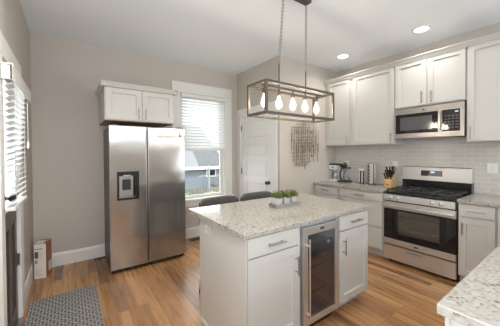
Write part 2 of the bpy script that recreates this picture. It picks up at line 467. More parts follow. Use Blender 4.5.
# venetian blind of the back window
bl = thing('venetian_blind', (1.88, YB - .02, 1.45), 'white horizontal slat blind half lowered in the window beside the refrigerator', 'blind')
X0, X1 = WX0 + .005, WX1 - .005
b = MB().box(X0 - .005, X1 + .005, YB - .055, YB - .0, 2.335, 2.385, .004)
b.box(X0 + .10, X0 + .14, YB - .060, YB - .05, 2.375, 2.395, .002).box(X1 - .16, X1 - .12, YB - .060, YB - .05, 2.375, 2.395, .002)
b.build('headrail', M['trim'], bl)
def slats(b, u0, u1, z0, z1, pitch, chord, tilt, mid, axis):
    n = int((z1 - z0) / pitch); p = (z1 - z0) / n
    for i in range(n):
        z = z0 + (i + .5) * p; a = []
        for k in range(5):
            t = (k / 4 - .5) * chord; cam_ = (1 - (k / 2 - 1) ** 2) * .004
            a.append((mid + t * math.cos(tilt) - cam_ * math.sin(tilt), z + t * math.sin(tilt) + cam_ * math.cos(tilt)))
        lo = [(x + .0022 * math.sin(tilt), y - .0022 * math.cos(tilt)) for x, y in reversed(a)]
        b.prism(a + lo, (lambda p_, q_, t_: (t_, p_, q_)) if axis == 'x' else (lambda p_, q_, t_: (p_, t_, q_)), u0, u1)
b = MB(); slats(b, X0 + .006, X1 - .006, 1.50, 2.34, .0475, .050, R(-50), YB - .025, 'x'); b.build('slats', M['slat'], bl)
MB().box(X0 + .006, X1 - .006, YB - .05, YB - .005, 1.462, 1.492, .004).build('bottom_rail', M['trim'], bl)
b = MB()
for fx in (.14, .5, .86): b.cyl((X0 + (X1 - X0) * fx, YB - .051, 1.47), (X0 + (X1 - X0) * fx, YB - .051, 2.36), .0013, seg=5)
b.build('ladder_cord', M['white'], bl)

# ------------------------------------------------------------------ glazed door in the left wall
d1 = struct(thing('door_1', (XL, 2.52, 0)), 'taupe exterior door with tall glass behind a blind')
b = MB(); yA, yB_ = DY0 - .105, DY1 + .15
b.box(XL, XL + .022, yA, DY0, 0, DZ, .003).box(XL, XL + .022, DY1, yB_, 0, DZ, .003).box(XL, XL + .024, yA - .01, yB_ + .01, DZ, 2.20, .003)
b.build('casing', M['trim'], d1)
b = MB().box(XL - T, XL, DY0, DY0 + .012, 0, DZ).box(XL - T, XL, DY1 - .012, DY1, 0, DZ).box(XL - T, XL, DY0, DY1, DZ - .012, DZ)
b.build('jamb', M['trim'], d1)
xf = XL - .004; xb = xf - .042; a0, a1 = DY0 + .014, DY1 - .014
b = MB()
b.box(xb, xf, a0, a0 + .08, .012, DZ - .014, .002).box(xb, xf, a1 - .08, a1, .012, DZ - .014, .002)
b.box(xb, xf, a0 + .06, a1 - .06, .012, .16, .002).box(xb, xf, a0 + .06, a1 - .06, .86, 1.00, .002).box(xb, xf, a0 + .06, a1 - .06, DZ - .10, DZ - .014, .002)
b.box(xb, xf, (a0 + a1) / 2 - .03, (a0 + a1) / 2 + .03, .16, .86, .002)
b.box(xb + .01, xf - .014, a0 + .05, a1 - .05, .15, .87)
b.build('door_leaf', M['taupe'], d1)
b = MB()
zz0, zz1 = 1.0, DZ - .10
b.box(xb - .002, xf + .008, a0 + .055, a0 + .085, zz0, zz1, .002).box(xb - .002, xf + .008, a1 - .085, a1 - .055, zz0, zz1, .002).box(xb - .002, xf + .008, a0 + .085, a1 - .085, zz0, zz0 + .03, .002).box(xb - .002, xf + .008, a0 + .085, a1 - .085, zz1 - .03, zz1, .002)
b.build('glazing_frame', M['trim'], d1)
MB().box(xb + .018, xb + .024, a0 + .085, a1 - .085, zz0 + .03, zz1 - .03).build('pane', M['glass'], d1)
h = MB().box(xf, xf + .008, a0 + .008, a0 + .05, 1.045, 1.175, .004).build('handle_plate', M['darkmetal'], d1)
MB().lathe((xf + .006, a0 + .03, 1.12), [(.012, 0), (.010, .025), (.014, .032), (.026, .042), (.028, .055), (.02, .066), (.0, .07)], 18, (1, 0, 0)).build('door_knob', M['darkmetal'], h, True)
for z in (.52, 1.06, 1.80):
    MB().cyl((xf + .009, DY1 - .008, z - .05), (xf + .009, DY1 - .008, z + .05), .0075, seg=10).box(xf, xf + .003, DY1 - .035, DY1 - .01, z - .05, z + .05).build('hinge', M['nickel'], d1)
MB().box(XL - T, XL + .03, DY0, DY1, 0, .014, .004).build('threshold', M['nickel'], d1)

bl = thing('venetian_blind', (XL + .06, 2.4, 1.05), 'white horizontal slat blind with valance on the door at the left edge', 'blind')
MB().box(XL + .024, XL + .062, 2.24, 2.86, 1.925, 1.975, .003).build('headrail', M['trim'], bl)
MB().prism([(XL + .068, 1.895), (XL + .078, 1.895), (XL + .078, 1.965), (XL + .082, 1.985), (XL + .082, 1.998), (XL + .025, 1.998), (XL + .025, 1.985), (XL + .068, 1.985)], lambda p, q, t: (p, t, q), 2.20, 3.16).box(XL + .025, XL + .076, 2.20, 2.212, 1.897, 1.99).build('valance', M['trim'], bl)
b = MB(); slats(b, 2.20, 2.79, 1.085, 1.925, .040, .046, R(28), XL + .058, 'y'); b.build('slats', M['slat'], bl)
MB().box(XL + .034, XL + .082, 2.195, 2.745, 1.052, 1.076, .004).build('bottom_rail', M['trim'], bl)
b = MB()
for y in (2.27, 2.66): b.cyl((XL + .080, y, 1.06), (XL + .080, y, 1.93), .0012, seg=5)
b.build('ladder_cord', M['white'], bl)
b = MB().cyl((XL + .088, 2.79, 1.50), (XL + .088, 2.79, 1.85), .0012, seg=5).cyl((XL + .088, 2.803, 1.50), (XL + .088, 2.803, 1.85), .0012, seg=5)
b.lathe((XL + .088, 2.79, 1.465), [(.003, .04), (.007, .02), (.007, 0)][::-1], 10).lathe((XL + .088, 2.805, 1.485), [(.007, 0), (.007, .02), (.003, .04)], 10)
b.build('pull_cord', M['white'], bl)

# ------------------------------------------------------------------ pantry door
d2 = struct(thing('door_2', (XD, 3.44, 0)), 'white five panel pantry door')
b = MB()
b.box(XD - .02, XD, PY0 - .135, PY0, 0, PZ, .003).box(XD - .02, XD, PY1, YB - .003, 0, PZ, .003).box(XD - .022, XD, PY0 - .14, YB - .002, PZ, 2.205, .003)
b.build('casing', M['door'], d2)
MB().box(XD, XD + T, PY0, PY0 + .012, 0, PZ).box(XD, XD + T, PY1 - .012, PY1, 0, PZ).box(XD, XD + T, PY0, PY1, PZ - .012, PZ).build('jamb', M['door'], d2)
xa, xb = XD + .010, XD + .046; y0, y1 = PY0 + .015, PY1 - .015
b = MB(); st = .125
b.box(xa, xb, y0, y0 + st, .01, 2.045, .001).box(xa, xb, y1 - st, y1, .01, 2.045, .001)
edges = [.01, .235, .575, .675, .915, 1.025, 1.245, 1.335, 1.575, 1.655, 1.93, 2.045]
edges = [.01, .24, .545, .645, .90, 1.0, 1.26, 1.34, 1.575, 1.655, 1.95, 2.045]
for i in range(0, 12, 2): b.box(xa, xb, y0 + st, y1 - st, edges[i], edges[i + 1], .001)
for i in range(1, 11, 2):
    z0, z1 = edges[i], edges[i + 1]
    b.box(xa + .020, xb - .006, y0 + st - .005, y1 - st + .005, z0 - .005, z1 + .005)
    b.box(xa + .010, xb - .012, y0 + st + .03, y1 - st - .03, z0 + .03, z1 - .03, .008, 1)
b.build('door_leaf', M['door'], d2)
kn = MB().lathe((xa, 3.09, .935), [(.03, 0), (.03, .006), (.012, .008), (.012, .03), (.026, .04), (.031, .052), (.026, .064), (.0, .068)], 20, (-1, 0, 0)).build('door_knob', M['darkmetal'], d2, True)
for z in (.25, 1.08, 1.86):
    MB().cyl((XD - .001, PY1 - .014, z - .05), (XD - .001, PY1 - .014, z + .05), .008, seg=10).build('hinge', M['darkmetal'], d2)

# ------------------------------------------------------------------ cabinets
def pull(parent, fr, u, v, ln, vertical, n=0.0):
    b = MB(); r = .0058; o = .032 + n
    if vertical:
        b.cyl(fr(u, v - ln / 2, o), fr(u, v + ln / 2, o), r, seg=10)
        for s_ in (-1, 1): b.cyl(fr(u, v + s_ * ln * .34, n), fr(u, v + s_ * ln * .34, o), .0045, seg=8)
    else:
        b.cyl(fr(u - ln / 2, v, o), fr(u + ln / 2, v, o), r, seg=10)
        for s_ in (-1, 1): b.cyl(fr(u + s_ * ln * .34, v, n), fr(u + s_ * ln * .34, v, o), .0045, seg=8)
    return b.build('handle', M['nickel'], parent, True)
DT = .02
def door(parent, fr, u0, u1, v0, v1, hu=None, hv=None, hl=.14, rail=.058):
    o = MB().shaker(fr, u0, u1, v0, v1, DT, rail).build('door', M['cab'], parent)
    if hu is not None: pull(o, fr, hu, hv, hl, True, DT)
    return o
def drawer(parent, fr, u0, u1, v0, v1, hl=.15, handle=True):
    o = MB().fbox(fr, u0, u1, v0, v1, 0, DT, .002).build('drawer', M['cab'], parent)
    if handle: pull(o, fr, (u0 + u1) / 2, (v0 + v1) / 2, hl, False, DT)
    return o
UF = 3.658  # upper carcass front ; door faces at 3.638
def upper(ya, yb, z0, z1, doors, label, back=XR - .001):
    t = thing('wall_cabinet', ((UF + XR) / 2, (ya + yb) / 2, z0), label, 'cabinet', 'white wall cabinets above the counter')
    MB().box(UF, back, yb + .001, ya - .001, z0, z1, .001).build('body', M['cab'], t)
    for (a, c, hu, hv, hl) in doors: door(t, fx_(UF), -a, -c, z0 + .012, z1 - .012, -hu, hv, hl)
    return t
UZ0, UZ1 = 1.523, 2.605
upper(YP - .002, 2.32, UZ0, UZ1, [(2.765, 2.350, 2.392, 1.625, .13)], 'narrow white wall cabinet in the corner left of the tall double width one')
upper(2.32, 1.664, UZ0, UZ1, [(2.292, 1.672, 1.71, 1.61, .14)], 'wide white single door wall cabinet left of the microwave')
upper(1.664, .897, 2.0, UZ1, [(1.655, 1.284, 1.334, 2.105, .15), (1.276, .905, 1.258, 2.095, .15)][:1] + [(1.276, .905, 1.228, 2.095, .15)], 'short white two door wall cabinet directly above the microwave')
upper(.897, .40, UZ0, UZ1, [(.886, .412, .855, 1.625, .14)], 'tall white wall cabinet right of the microwave at the photo edge')
prof = [(0, 0), (.028, 0), (.030, .006), (.034, .012), (.05, .038), (.06, .045), (.06, .055), (0, .055)]
cm = MB().prism(prof, lambda p, q, t: (UF + .015 - p - .02, t, UZ1 - .018 + q), .40, YP - .001).build('crown_moulding', M['cab'])
tag(cm, 'white crown moulding running along the top of the right wall cabinets', 'moulding')

# base cabinets on the right wall
BF = 3.36; CZ = .879
def base(name, fr, u0, u1, depth, label, group, doors=(), drawers=(), toe=.10, toein=.06):
    c = fr((u0 + u1) / 2, 0, -depth / 2)
    t = thing(name, (c.x, c.y, 0), label, 'cabinet', group)
    MB().fbox(fr, u0 + .001, u1 - .001, toe, CZ, -depth, 0, .001).build('body', M['cab'], t)
    MB().fbox(fr, u0 + .001, u1 - .001, 0, toe, -depth, -toein).build('toe_kick', M['cab'], t)
    for d in doors: door(t, fr, *d)
    for d in drawers: drawer(t, fr, *d)
    return t
G = 'white base cabinets along the right wall'
f = fx_(BF); D = XR - BF - .002
base('base_cabinet', f, -(YP - .002), -2.337, D, 'white drawer base cabinet in the corner left of the three drawer one', G,
     [(-2.80, -2.355, .115, .735, -2.40, .62, .13)], [(-2.80, -2.355, .755, .868)])
base('base_cabinet', f, -2.337, -1.664, D, 'white three drawer base cabinet directly left of the gas range', G,
     [], [(-2.320, -1.682, .755, .868), (-2.320, -1.682, .415, .735), (-2.320, -1.682, .115, .400, .15)])
base('base_cabinet', f, -.888, -.588, D, 'narrow white base cabinet directly right of the gas range', G,
     [(-.877, -.598, .115, .725, -.845, .61, .13)], [(-.877, -.598, .745, .868)])
base('base_cabinet', f, -.588, -.325, D, 'plain white corner filler cabinet at the right photo edge', G,
     [(-.578, -.335, .115, .868)])
# peninsula near the camera
f = fyp_(.285); G = 'white peninsula cabinets under the near counter'
base('peninsula_cabinet', lambda u, v, n: fyp_(.285)(-u, v, n), -1.75, -1.012, .60, 'white peninsula cabinet under the near corner of the foreground counter', G,
     [(-1.74, -1.385, .115, .725, -1.42, .61, .13), (-1.375, -1.022, .115, .725, -1.34, .61, .13)], [(-1.74, -1.385, .745, .868), (-1.375, -1.022, .745, .868)])
base('peninsula_cabinet', lambda u, v, n: fyp_(.285)(-u, v, n), -2.55, -1.752, .60, 'white two door peninsula cabinet in the middle of the foreground run', G,
     [(-2.54, -2.155, .115, .725, -2.19, .61, .13), (-2.145, -1.762, .115, .725, -2.11, .61, .13)], [(-2.54, -2.155, .745, .868), (-2.145, -1.762, .745, .868)])
base('peninsula_cabinet', lambda u, v, n: fyp_(.285)(-u, v, n), -3.33, -2.552, .60, 'white two door peninsula cabinet meeting the right wall run', G,
     [(-3.28, -2.925, .115, .725, -2.96, .61, .13), (-2.915, -2.562, .115, .725, -2.88, .61, .13)], [(-3.28, -2.925, .745, .868), (-2.915, -2.562, .745, .868)])

# worktops
def top(name, pts, label):
    o = MB().prism(pts, lambda p, q, t: (p, q, t), .880, .914, .004).build(name, M['granite']); return tag(o, label, 'countertop')
top('countertop', [(3.316, 1.662), (XR - .009, 1.662), (XR - .009, YP - .001), (3.316, YP - .001)], 'beige speckled granite counter left of the range under the small appliances')
top('countertop', [(.984, .317), (.984, -.35), (XR - .009, -.35), (XR - .009, .889), (3.316, .889), (3.316, .317)], 'beige speckled granite counter wrapping from the range to the foreground corner')
top('island_countertop', [(.862, 1.270), (2.315, 1.270), (2.315, 2.175), (.862, 2.175)], 'large beige speckled granite top of the kitchen island')

# ------------------------------------------------------------------ island cabinets
IY = 1.312; IB = 1.965
f = fy_(IY); G = 'white island cabinets'
t = thing('island_cabinet', (1.14, 1.64, 0), 'white island cabinet left of the wine cooler with one drawer and door', 'cabinet', G)
b = MB().box(.897, 1.395, IY, IB, .10, CZ, .001); b.build('body', M['cab'], t)
MB().box(.897, 1.395, IY + .075, IB, 0, .10).build('toe_kick', M['cab'], t)
MB().box(.889, .898, IY - .019, IB, 0, CZ, .001).build('end_panel', M['cab'], t)
MB().prism([(.889, 0), (.879, 0), (.879, .02), (.883, .03), (.889, .036)], lambda p, q, s: (p, s, q), IY - .01, IB).build('shoe_moulding', M['cab'], t)
door(t, f, .903, 1.362, .115, .733, 1.328, .60, .14); drawer(t, f, .903, 1.362, .742, .868, .155)
t = thing('island_cabinet', (2.07, 1.64, 0), 'white island cabinet right of the wine cooler with one drawer and door', 'cabinet', G)
MB().box(1.848, 2.300, IY, IB, .10, CZ, .001).build('body', M['cab'], t)
MB().box(1.848, 2.24, IY + .075, IB, 0, .10).box(2.24, 2.262, IY + .065, IB, 0, .085).prism([(2.24, .085), (2.262, .085), (2.275, .10), (2.24, .10)], lambda p, q, s: (p, s, q), IY + .065, IB).build('toe_kick', M['cab'], t)
door(t, f, 1.858, 2.297, .115, .733, 1.902, .605, .14); drawer(t, f, 1.858, 2.297, .742, .868, .155)
t = thing('island_back_panel', (1.6, 1.975, 0), 'plain white panel closing the seating side of the island', 'panel')
MB().box(.889, 2.300, IB + .001, IB + .02, 0, CZ, .001).build('panel', M['cab'], t)
# outlet on the island end
def outlet(f, u, v, label, w_=.072, h_=.115, gang=1, pm=None):
    t = thing('wall_outlet', f(u, v - h_ / 2, 0), label, 'outlet', None)
    MB().fbox(f, u - w_ * gang / 2 - (.012 if gang > 1 else 0), u + w_ * gang / 2 + (.012 if gang > 1 else 0), v - h_ / 2, v + h_ / 2, 0, .006, .002).build('cover_plate', pm or M['white'], t)
    for g_ in range(gang):
        uu = u + (g_ - (gang - 1) / 2) * .046 * (1 if gang > 1 else 0)
        for s_ in (-1, 1):
            q = MB().fbox(f, uu - .0165, uu + .0165, v + s_ * .02 - .0135, v + s_ * .02 + .0135, .006, .009, .003).build('socket', M['white'], t)
            MB().fbox(f, uu - .008, uu - .0055, v + s_ * .02 - .005, v + s_ * .02 + .006, .0085, .0094).fbox(f, uu + .0055, uu + .008, v + s_ * .02 - .005, v + s_ * .02 + .006, .0085, .0094).build('slot', M['matblack'], q)
    return t
o = outlet(lambda u, v, n: Vector((.889 - n, u, v)), 1.845, .805, 'white double outlet near the top of the island end panel', .115, .072, pm=M['cab'])
o = outlet(fx_(XR - .008), -2.60, 1.205, 'white outlet on the tile behind the black coffee maker')
o = outlet(fx_(XR - .008), -1.80, 1.215, 'white outlet on the tile behind the knife block')
o = outlet(fx_(XR - .008), -.735, 1.218, 'wide white outlet on the tile right of the gas range', .088, .118)

# ------------------------------------------------------------------ wine cooler
wc = thing('wine_cooler', (1.622, 1.6, 0), 'slim stainless glass door wine cooler built into the island', 'wine cooler')
x0, x1, y0, y1, z0, z1 = 1.403, 1.841, IY, IB - .01, .085, .872
b = MB().box(x0, x0 + .02, y0 + .02, y1, z0, z1).box(x1 - .02, x1, y0 + .02, y1, z0, z1).box(x0 + .02, x1 - .02, y0 + .02, y1, z0, z0 + .03).box(x0 + .02, x1 - .02, y0 + .02, y1, z1 - .03, z1).box(x0 + .02, x1 - .02, y1 - .02, y1, z0 + .03, z1 - .03)
b.build('body', mat('cooler_liner', (.30, .31, .33), .4), wc)
MB().box(x0 + .005, x1 - .005, y0 + .05, y0 + .30, 0, .083).build('base_grille', M['matblack'], wc)
dx0, dx1, dz0, dz1, df = 1.410, 1.836, .098, .846, 1.290
s_ = .050
b = MB().box(dx0, dx0 + s_, df, y0 + .012, dz0, dz1, .003).box(dx1 - s_ * .8, dx1, df, y0 + .012, dz0, dz1, .003).box(dx0 + s_, dx1 - s_ * .8, df, y0 + .012, dz0, dz0 + .045, .003).box(dx0 + s_, dx1 - s_ * .8, df, y0 + .012, dz1 - .06, dz1, .003)
dr = b.build('door_frame', M['steel2'], wc)
MB().box(dx0 + s_ - .002, dx1 - s_ * .8 + .002, df + .008, df + .014, dz0 + .043, dz1 - .058).build('glass_pane', M['wineglass'], dr)
MB().cyl((dx0 + .036, df - .03, dz0 + .06), (dx0 + .036, df - .03, dz1 - .08), .0055, seg=12).cyl((dx0 + .036, df, dz0 + .10), (dx0 + .036, df - .03, dz0 + .10), .008, seg=10).cyl((dx0 + .036, df, dz1 - .13), (dx0 + .036, df - .03, dz1 - .13), .008, seg=10).build('door_handle', M['steel2'], dr, True)
MB().box(1.60, 1.645, df - .002, df, dz1 - .036, dz1 - .020, .001).build('badge', M['matblack'], dr)
for z in (.30, .50, .68):
    b = MB()
    for i in range(12): xx_ = x0 + .035 + i * .0335; b.cyl((xx_, y0 + .04, z), (xx_, y1 - .04, z), .0022, seg=5)
    b.box(x0 + .022, x1 - .022, y0 + .028, y0 + .042, z - .007, z + .007, .001).box(x0 + .022, x1 - .022, y1 - .045, y1 - .035, z - .003, z + .003)
    b.build('wire_shelf', M['chrome'], wc)
MB().box(x0 + .05, x1 - .05, y0 + .06, y0 + .075, z1 - .036, z1 - .031).build('interior_light', emit('cooler_light', (.8, .9, 1), 22), wc)
MB().lathe((1.765, y0 + .03, .665), [(.018, 0), (.02, .006), (.014, .014), (0, .016)], 16, (0, -1, 0)).build('thermostat_knob', M['white'], wc, True)

# ------------------------------------------------------------------ refrigerator
FX0, FX1, FYF = .371, 1.270, 3.289
fr_ = thing('refrigerator', (.82, 3.6, 0), 'large stainless side by side refrigerator with black ice dispenser', 'refrigerator')
MB().box(FX0 + .004, FX1 - .004, FYF + .075, 3.955, .03, 1.735, .006).build('body', M['greyside'], fr_)
MB().box(FX0 + .01, FX1 - .01, FYF + .04, FYF + .10, .012, .055, .004).build('toe_grille', M['matblack'], fr_)
for x, y in ((FX0 + .05, FYF + .12), (FX1 - .05, FYF + .12), (FX0 + .05, 3.9), (FX1 - .05, 3.9)): MB().cyl((x, y, 0), (x, y, .032), .02).build('foot', M['matblack'], fr_)
sp_ = .783; DX0, DX1, DZ0, DZ1 = .450, .682, .868, 1.195
b = MB()
for (a0_, a1_, c0, c1_) in ((FX0, DX0, .055, 1.742), (DX1, sp_ - .006, .055, 1.742), (DX0, DX1, .055, DZ0), (DX0, DX1, DZ1, 1.742)):
    b.box(a0_, a1_, FYF, FYF + .07, c0, c1_)
bmesh.ops.remove_doubles(b.bm, verts=b.bm.verts, dist=1e-5)
dl = b.build('freezer_door', M['steel'], fr_)
b = MB().box(DX0, DX1, FYF + .062, FYF + .07, DZ0, DZ1).box(DX0 - .006, DX0 + .010, FYF - .003, FYF + .062, DZ0 - .006, DZ1 + .006, .002).box(DX1 - .042, DX1 + .004, FYF - .003, FYF + .062, DZ0 - .006, DZ1 + .006, .002).box(DX0 + .010, DX1 - .042, FYF - .003, FYF + .062, DZ0 - .006, DZ0 + .02, .002).box(DX0 + .010, DX1 - .042, FYF - .003, FYF + .062, DZ1 - .03, DZ1 + .006, .002)
dp = b.build('dispenser', M['black'], dl)
MB().box(DX0 + .022, DX1 - .055, FYF + .04, FYF + .06, DZ0 + .03, DZ1 - .05, .003).build('dispenser_backplate', M['nickel'], dp)
MB().box(DX0 + .055, DX1 - .085, FYF + .022, FYF + .04, DZ0 + .11, DZ1 - .09, .004).build('dispenser_paddle', M['matblack'], dp)
MB().box(DX0 + .06, DX1 - .085, FYF + .01, FYF + .05, DZ1 - .075, DZ1 - .035, .006).build('dispenser_nozzle', M['chrome'], dp)
MB().box(DX0 + .012, DX1 - .044, FYF + .005, FYF + .055, DZ0 + .02, DZ0 + .028).build('drip_tray', M['nickel'], dp)
dr_ = MB().box(sp_ + .006, FX1, FYF, FYF + .07, .055, 1.742, .006).build('refrigerator_door', M['steel'], fr_)
MB().box(1.192, 1.210, FYF - .002, FYF, 1.63, 1.70, .001).build('badge', M['darkmetal'], dr_)
for o_, x in ((dl, sp_ - .012), (dr_, sp_ + .012)):
    MB().box(x - .006, x + .006, FYF - .008, FYF + .001, .10, 1.70, .002).build('handle_strip', M['nickel'], o_)
for x in (FX0 + .06, FX1 - .06): MB().box(x - .04, x + .04, FYF + .02, FYF + .14, 1.742, 1.762, .006).build('hinge_cover', M['greyside'], fr_)

# cabinet over the refrigerator
FC0, FC1, FCY = .330, 1.128, 3.304
t = thing('refrigerator_cabinet', (.73, 3.6, 1.805), 'white two door cabinet with crown mounted above the refrigerator', 'cabinet')
MB().box(FC0, FC1, FCY, YB - .002, 1.808, 2.20, .001).build('body', M['cab'], t)
MB().box(FC0 + .004, FC1 - .004, FCY + .004, YB - .004, 1.800, 1.808).build('underside', M['birch'], t)
f = fy_(FCY)
door(t, f, FC0 + .012, .722, 1.816, 2.178, .685, 1.895, .13); door(t, f, .734, FC1 - .012, 1.816, 2.178, .768, 1.895, .13)
b = MB().prism(prof, lambda p, q, s: (s, FCY + .015 - p - .02, 2.183 + q), FC0 - .04, FC1 + .04)
b.prism(prof, lambda p, q, s: (FC0 + .02 - p, s, 2.183 + q), FCY - .05, YB - .003)
b.prism(prof, lambda p, q, s: (FC1 - .02 + p, s, 2.183 + q), FCY - .05, YB - .003)
b.build('crown', M['cab'], t)

# ------------------------------------------------------------------ gas range
RY0, RY1, RX = .894, 1.657, 3.316
rg = thing('gas_range', (3.62, 1.275, 0), 'stainless freestanding gas range with black oven glass and cast iron grates', 'range')
b = MB(); xb_ = XR - .012
b.box(RX + .045, xb_, RY0, RY0 + .03, .04, .885).box(RX + .045, xb_, RY1 - .03, RY1, .04, .885).box(RX + .045, xb_, RY0 + .03, RY1 - .03, .04, .23)
b.box(xb_ - .10, xb_, RY0 + .03, RY1 - .03, .23, .885).box(RX + .045, xb_ - .10, RY0 + .03, RY1 - .03, .78, .885)
b.build('body', M['matblack'], rg)
for x, y in ((RX + .10, RY0 + .05), (RX + .10, RY1 - .05), (xb_ - .06, RY0 + .05), (xb_ - .06, RY1 - .05)): MB().cyl((x, y, 0), (x, y, .042), .018).build('foot', M['matblack'], rg)
# oven cavity liner and racks
M['liner'] = mat('oven_liner', (.65, .63, .60), .4)
b = MB().box(RX + .05, xb_ - .105, RY0 + .09, RY0 + .10, .30, .75).box(RX + .05, xb_ - .105, RY1 - .10, RY1 - .09, .30, .75).box(xb_ - .115, xb_ - .105, RY0 + .09, RY1 - .09, .30, .75).box(RX + .05, xb_ - .105, RY0 + .09, RY1 - .09, .29, .30).box(RX + .05, xb_ - .105, RY0 + .09, RY1 - .09, .75, .76)
b.build('oven_liner', M['liner'], rg)
for z in (.44, .60):
    b = MB()
    for i in range(15): y = RY0 + .115 + i * .038; b.cyl((RX + .08, y, z), (xb_ - .13, y, z), .003, seg=5)
    for x in (RX + .08, (RX + xb_) / 2, xb_ - .14): b.cyl((x, RY0 + .105, z - .003), (x, RY1 - .105, z - .003), .004, seg=6)
    b.build('oven_rack', M['chrome'], rg)
f = fx_(RX + .045)
# control panel
b = MB().prism([(RX + .045, .795), (RX + .010, .795), (RX + .004, .80), (RX + .012, .873), (RX + .045, .878)], lambda p, q, s: (p, s, q), RY0 + .012, RY1 - .004)
cp = b.build('control_panel', M['steel2'], rg)
for y in (1.578, 1.492, 1.118, 1.032):
    k = MB().lathe((RX + .008, y, .836), [(.026, 0), (.026, .004), (.021, .007), (.019, .028), (.016, .032), (0, .033)], 20, (-1, 0, .1)).build('knob', M['steel2'], cp, True)
    MB().box(RX - .032, RX - .022, y - .0035, y + .0035, .818, .856, .001).build('knob_grip', M['chrome'], k)
# cooktop
b = MB().box(RX + .002, xb_ - .10, RY0 - .001, RY1 + .001, .886, .900, .004).box(RX + .03, xb_ - .11, RY0 + .02, RY1 - .02, .900, .904, .002)
ct = b.build('cooktop', M['black'], rg)
for x, y, r in ((RX + .17, 1.49, .045), (RX + .17, 1.06, .05), (RX + .42, 1.49, .04), (RX + .42, 1.06, .036), (RX + .295, 1.275, .05)):
    bu = MB().lathe((x, y, .904), [(r, 0), (r, .008), (r * .85, .012), (r * .8, .02), (0, .021)], 20).build('burner', M['iron'], ct, True)
    MB().lathe((x, y, .924), [(r * .62, 0), (r * .6, .006), (0, .007)], 20).build('burner_cap', M['matblack'], bu, True)
for y0_, y1_ in ((RY0 + .025, 1.142), (1.150, 1.400), (1.408, RY1 - .025)):
    b = MB(); zt = .940; xA, xB = RX + .035, xb_ - .125; hh = .007
    for y in (y0_ + hh, y1_ - hh): b.box(xA, xB, y - hh, y + hh, zt - .012, zt, .002)
    for x in (xA + hh, xB - hh, (xA + xB) / 2): b.box(x - hh, x + hh, y0_ + .002, y1_ - .002, zt - .012, zt, .002)
    ym = (y0_ + y1_) / 2
    for xc in ((3 * xA + xB) / 4, (xA + 3 * xB) / 4):
        b.box(xc - .11, xc - .035, ym - .005, ym + .005, zt - .012, zt).box(xc + .035, xc + .11, ym - .005, ym + .005, zt - .012, zt)
        b.box(xc - .005, xc + .005, y0_ + .01, ym - .03, zt - .012, zt).box(xc - .005, xc + .005, ym + .03, y1_ - .01, zt - .012, zt)
    for x in (xA + .01, xB - .01, (xA + xB) / 2):
        for y in (y0_ + .01, y1_ - .01): b.box(x - .007, x + .007, y - .007, y + .007, .902, zt - .01)
    b.build('grate', M['iron'], ct)
# backguard
b = MB().box(xb_ - .095, xb_, RY0, RY1, .885, 1.04, .003); b.build('backguard_base', M['black'], rg)
b = MB().prism([(xb_, 1.035), (xb_ - .100, 1.035), (xb_ - .085, 1.205), (xb_ - .075, 1.215), (xb_, 1.215)], lambda p, q, s: (p, s, q), RY0, RY1)
bgd = b.build('backguard', M['steel2'], rg)
mt_ = Matrix.Rotation(0, 4, 'Y')
dsp = MB().prism([(xb_ - .0965, 1.095), (xb_ - .0905, 1.165), (xb_ - .085, 1.165), (xb_ - .09, 1.095)], lambda p, q, s: (p, s, q), 1.185, 1.425).build('display_panel', M['glassblk'], bgd)
MB().box(xb_ - .0945, xb_ - .092, 1.27, 1.315, 1.138, 1.153).build('clock_digits', M['display'], dsp)
b = MB()
for i in range(8):
    y = 1.205 + i * .0265
    if 1.255 < y < 1.33: continue
    for z in (1.11, 1.13, 1.15): b.box(xb_ - .0966 + (z - 1.095) * .086, xb_ - .094 + (z - 1.095) * .086, y - .005, y + .005, z - .002, z + .002)
b.build('keypad_marks', M['printgrey'], dsp)
# oven door
Y0, Y1 = RY0 + .004, RY1 - .004
b = MB().box(RX + .008, RX + .043, Y0, Y1, .695, .782, .003)
od = b.build('oven_door', M['steel2'], rg)
MB().box(RX + .008, RX + .043, Y0, Y1, .24, .312, .003).build('lower_trim', M['steel2'], od)
wy0, wy1, wz0, wz1 = 1.045, 1.485, .385, .675
b = MB().box(RX + .010, RX + .043, Y0, wy0, .312, .695).box(RX + .010, RX + .043, wy1, Y1, .312, .695).box(RX + .010, RX + .043, wy0, wy1, .312, wz0).box(RX + .010, RX + .043, wy0, wy1, wz1, .695)
og = b.build('door_glass', M['glassblk'], od)
MB().box(RX + .011, RX + .016, wy0, wy1, wz0, wz1).build('oven_window', M['ovenglass'], og)
b = MB().box(RX - .045, RX - .022, Y0 + .01, Y1 - .01, .722, .752, .009)
for y in (Y0 + .04, Y1 - .04): b.box(RX - .03, RX + .01, y - .012, y + .012, .728, .746, .004)
b.build('oven_handle', M['steel2'], od, True)
MB().box(RX + .005, RX + .008, 1.255, 1.30, .268, .284, .001).build('badge', M['darkmetal'], od)
b = MB().box(RX + .008, RX + .043, Y0, Y1, .045, .160, .003).box(RX + .008, RX + .043, Y0, 1.215, .160, .225).box(RX + .008, RX + .043, 1.375, Y1, .160, .225).box(RX + .008, RX + .043, 1.215, 1.375, .192, .225).box(RX + .03, RX + .043, 1.215, 1.375, .16, .192)
wd = b.build('warming_drawer', M['steel2'], rg)
MB().box(RX + .006, RX + .012, 1.205, 1.385, .186, .198, .002).build('drawer_pull', M['nickel'], wd)

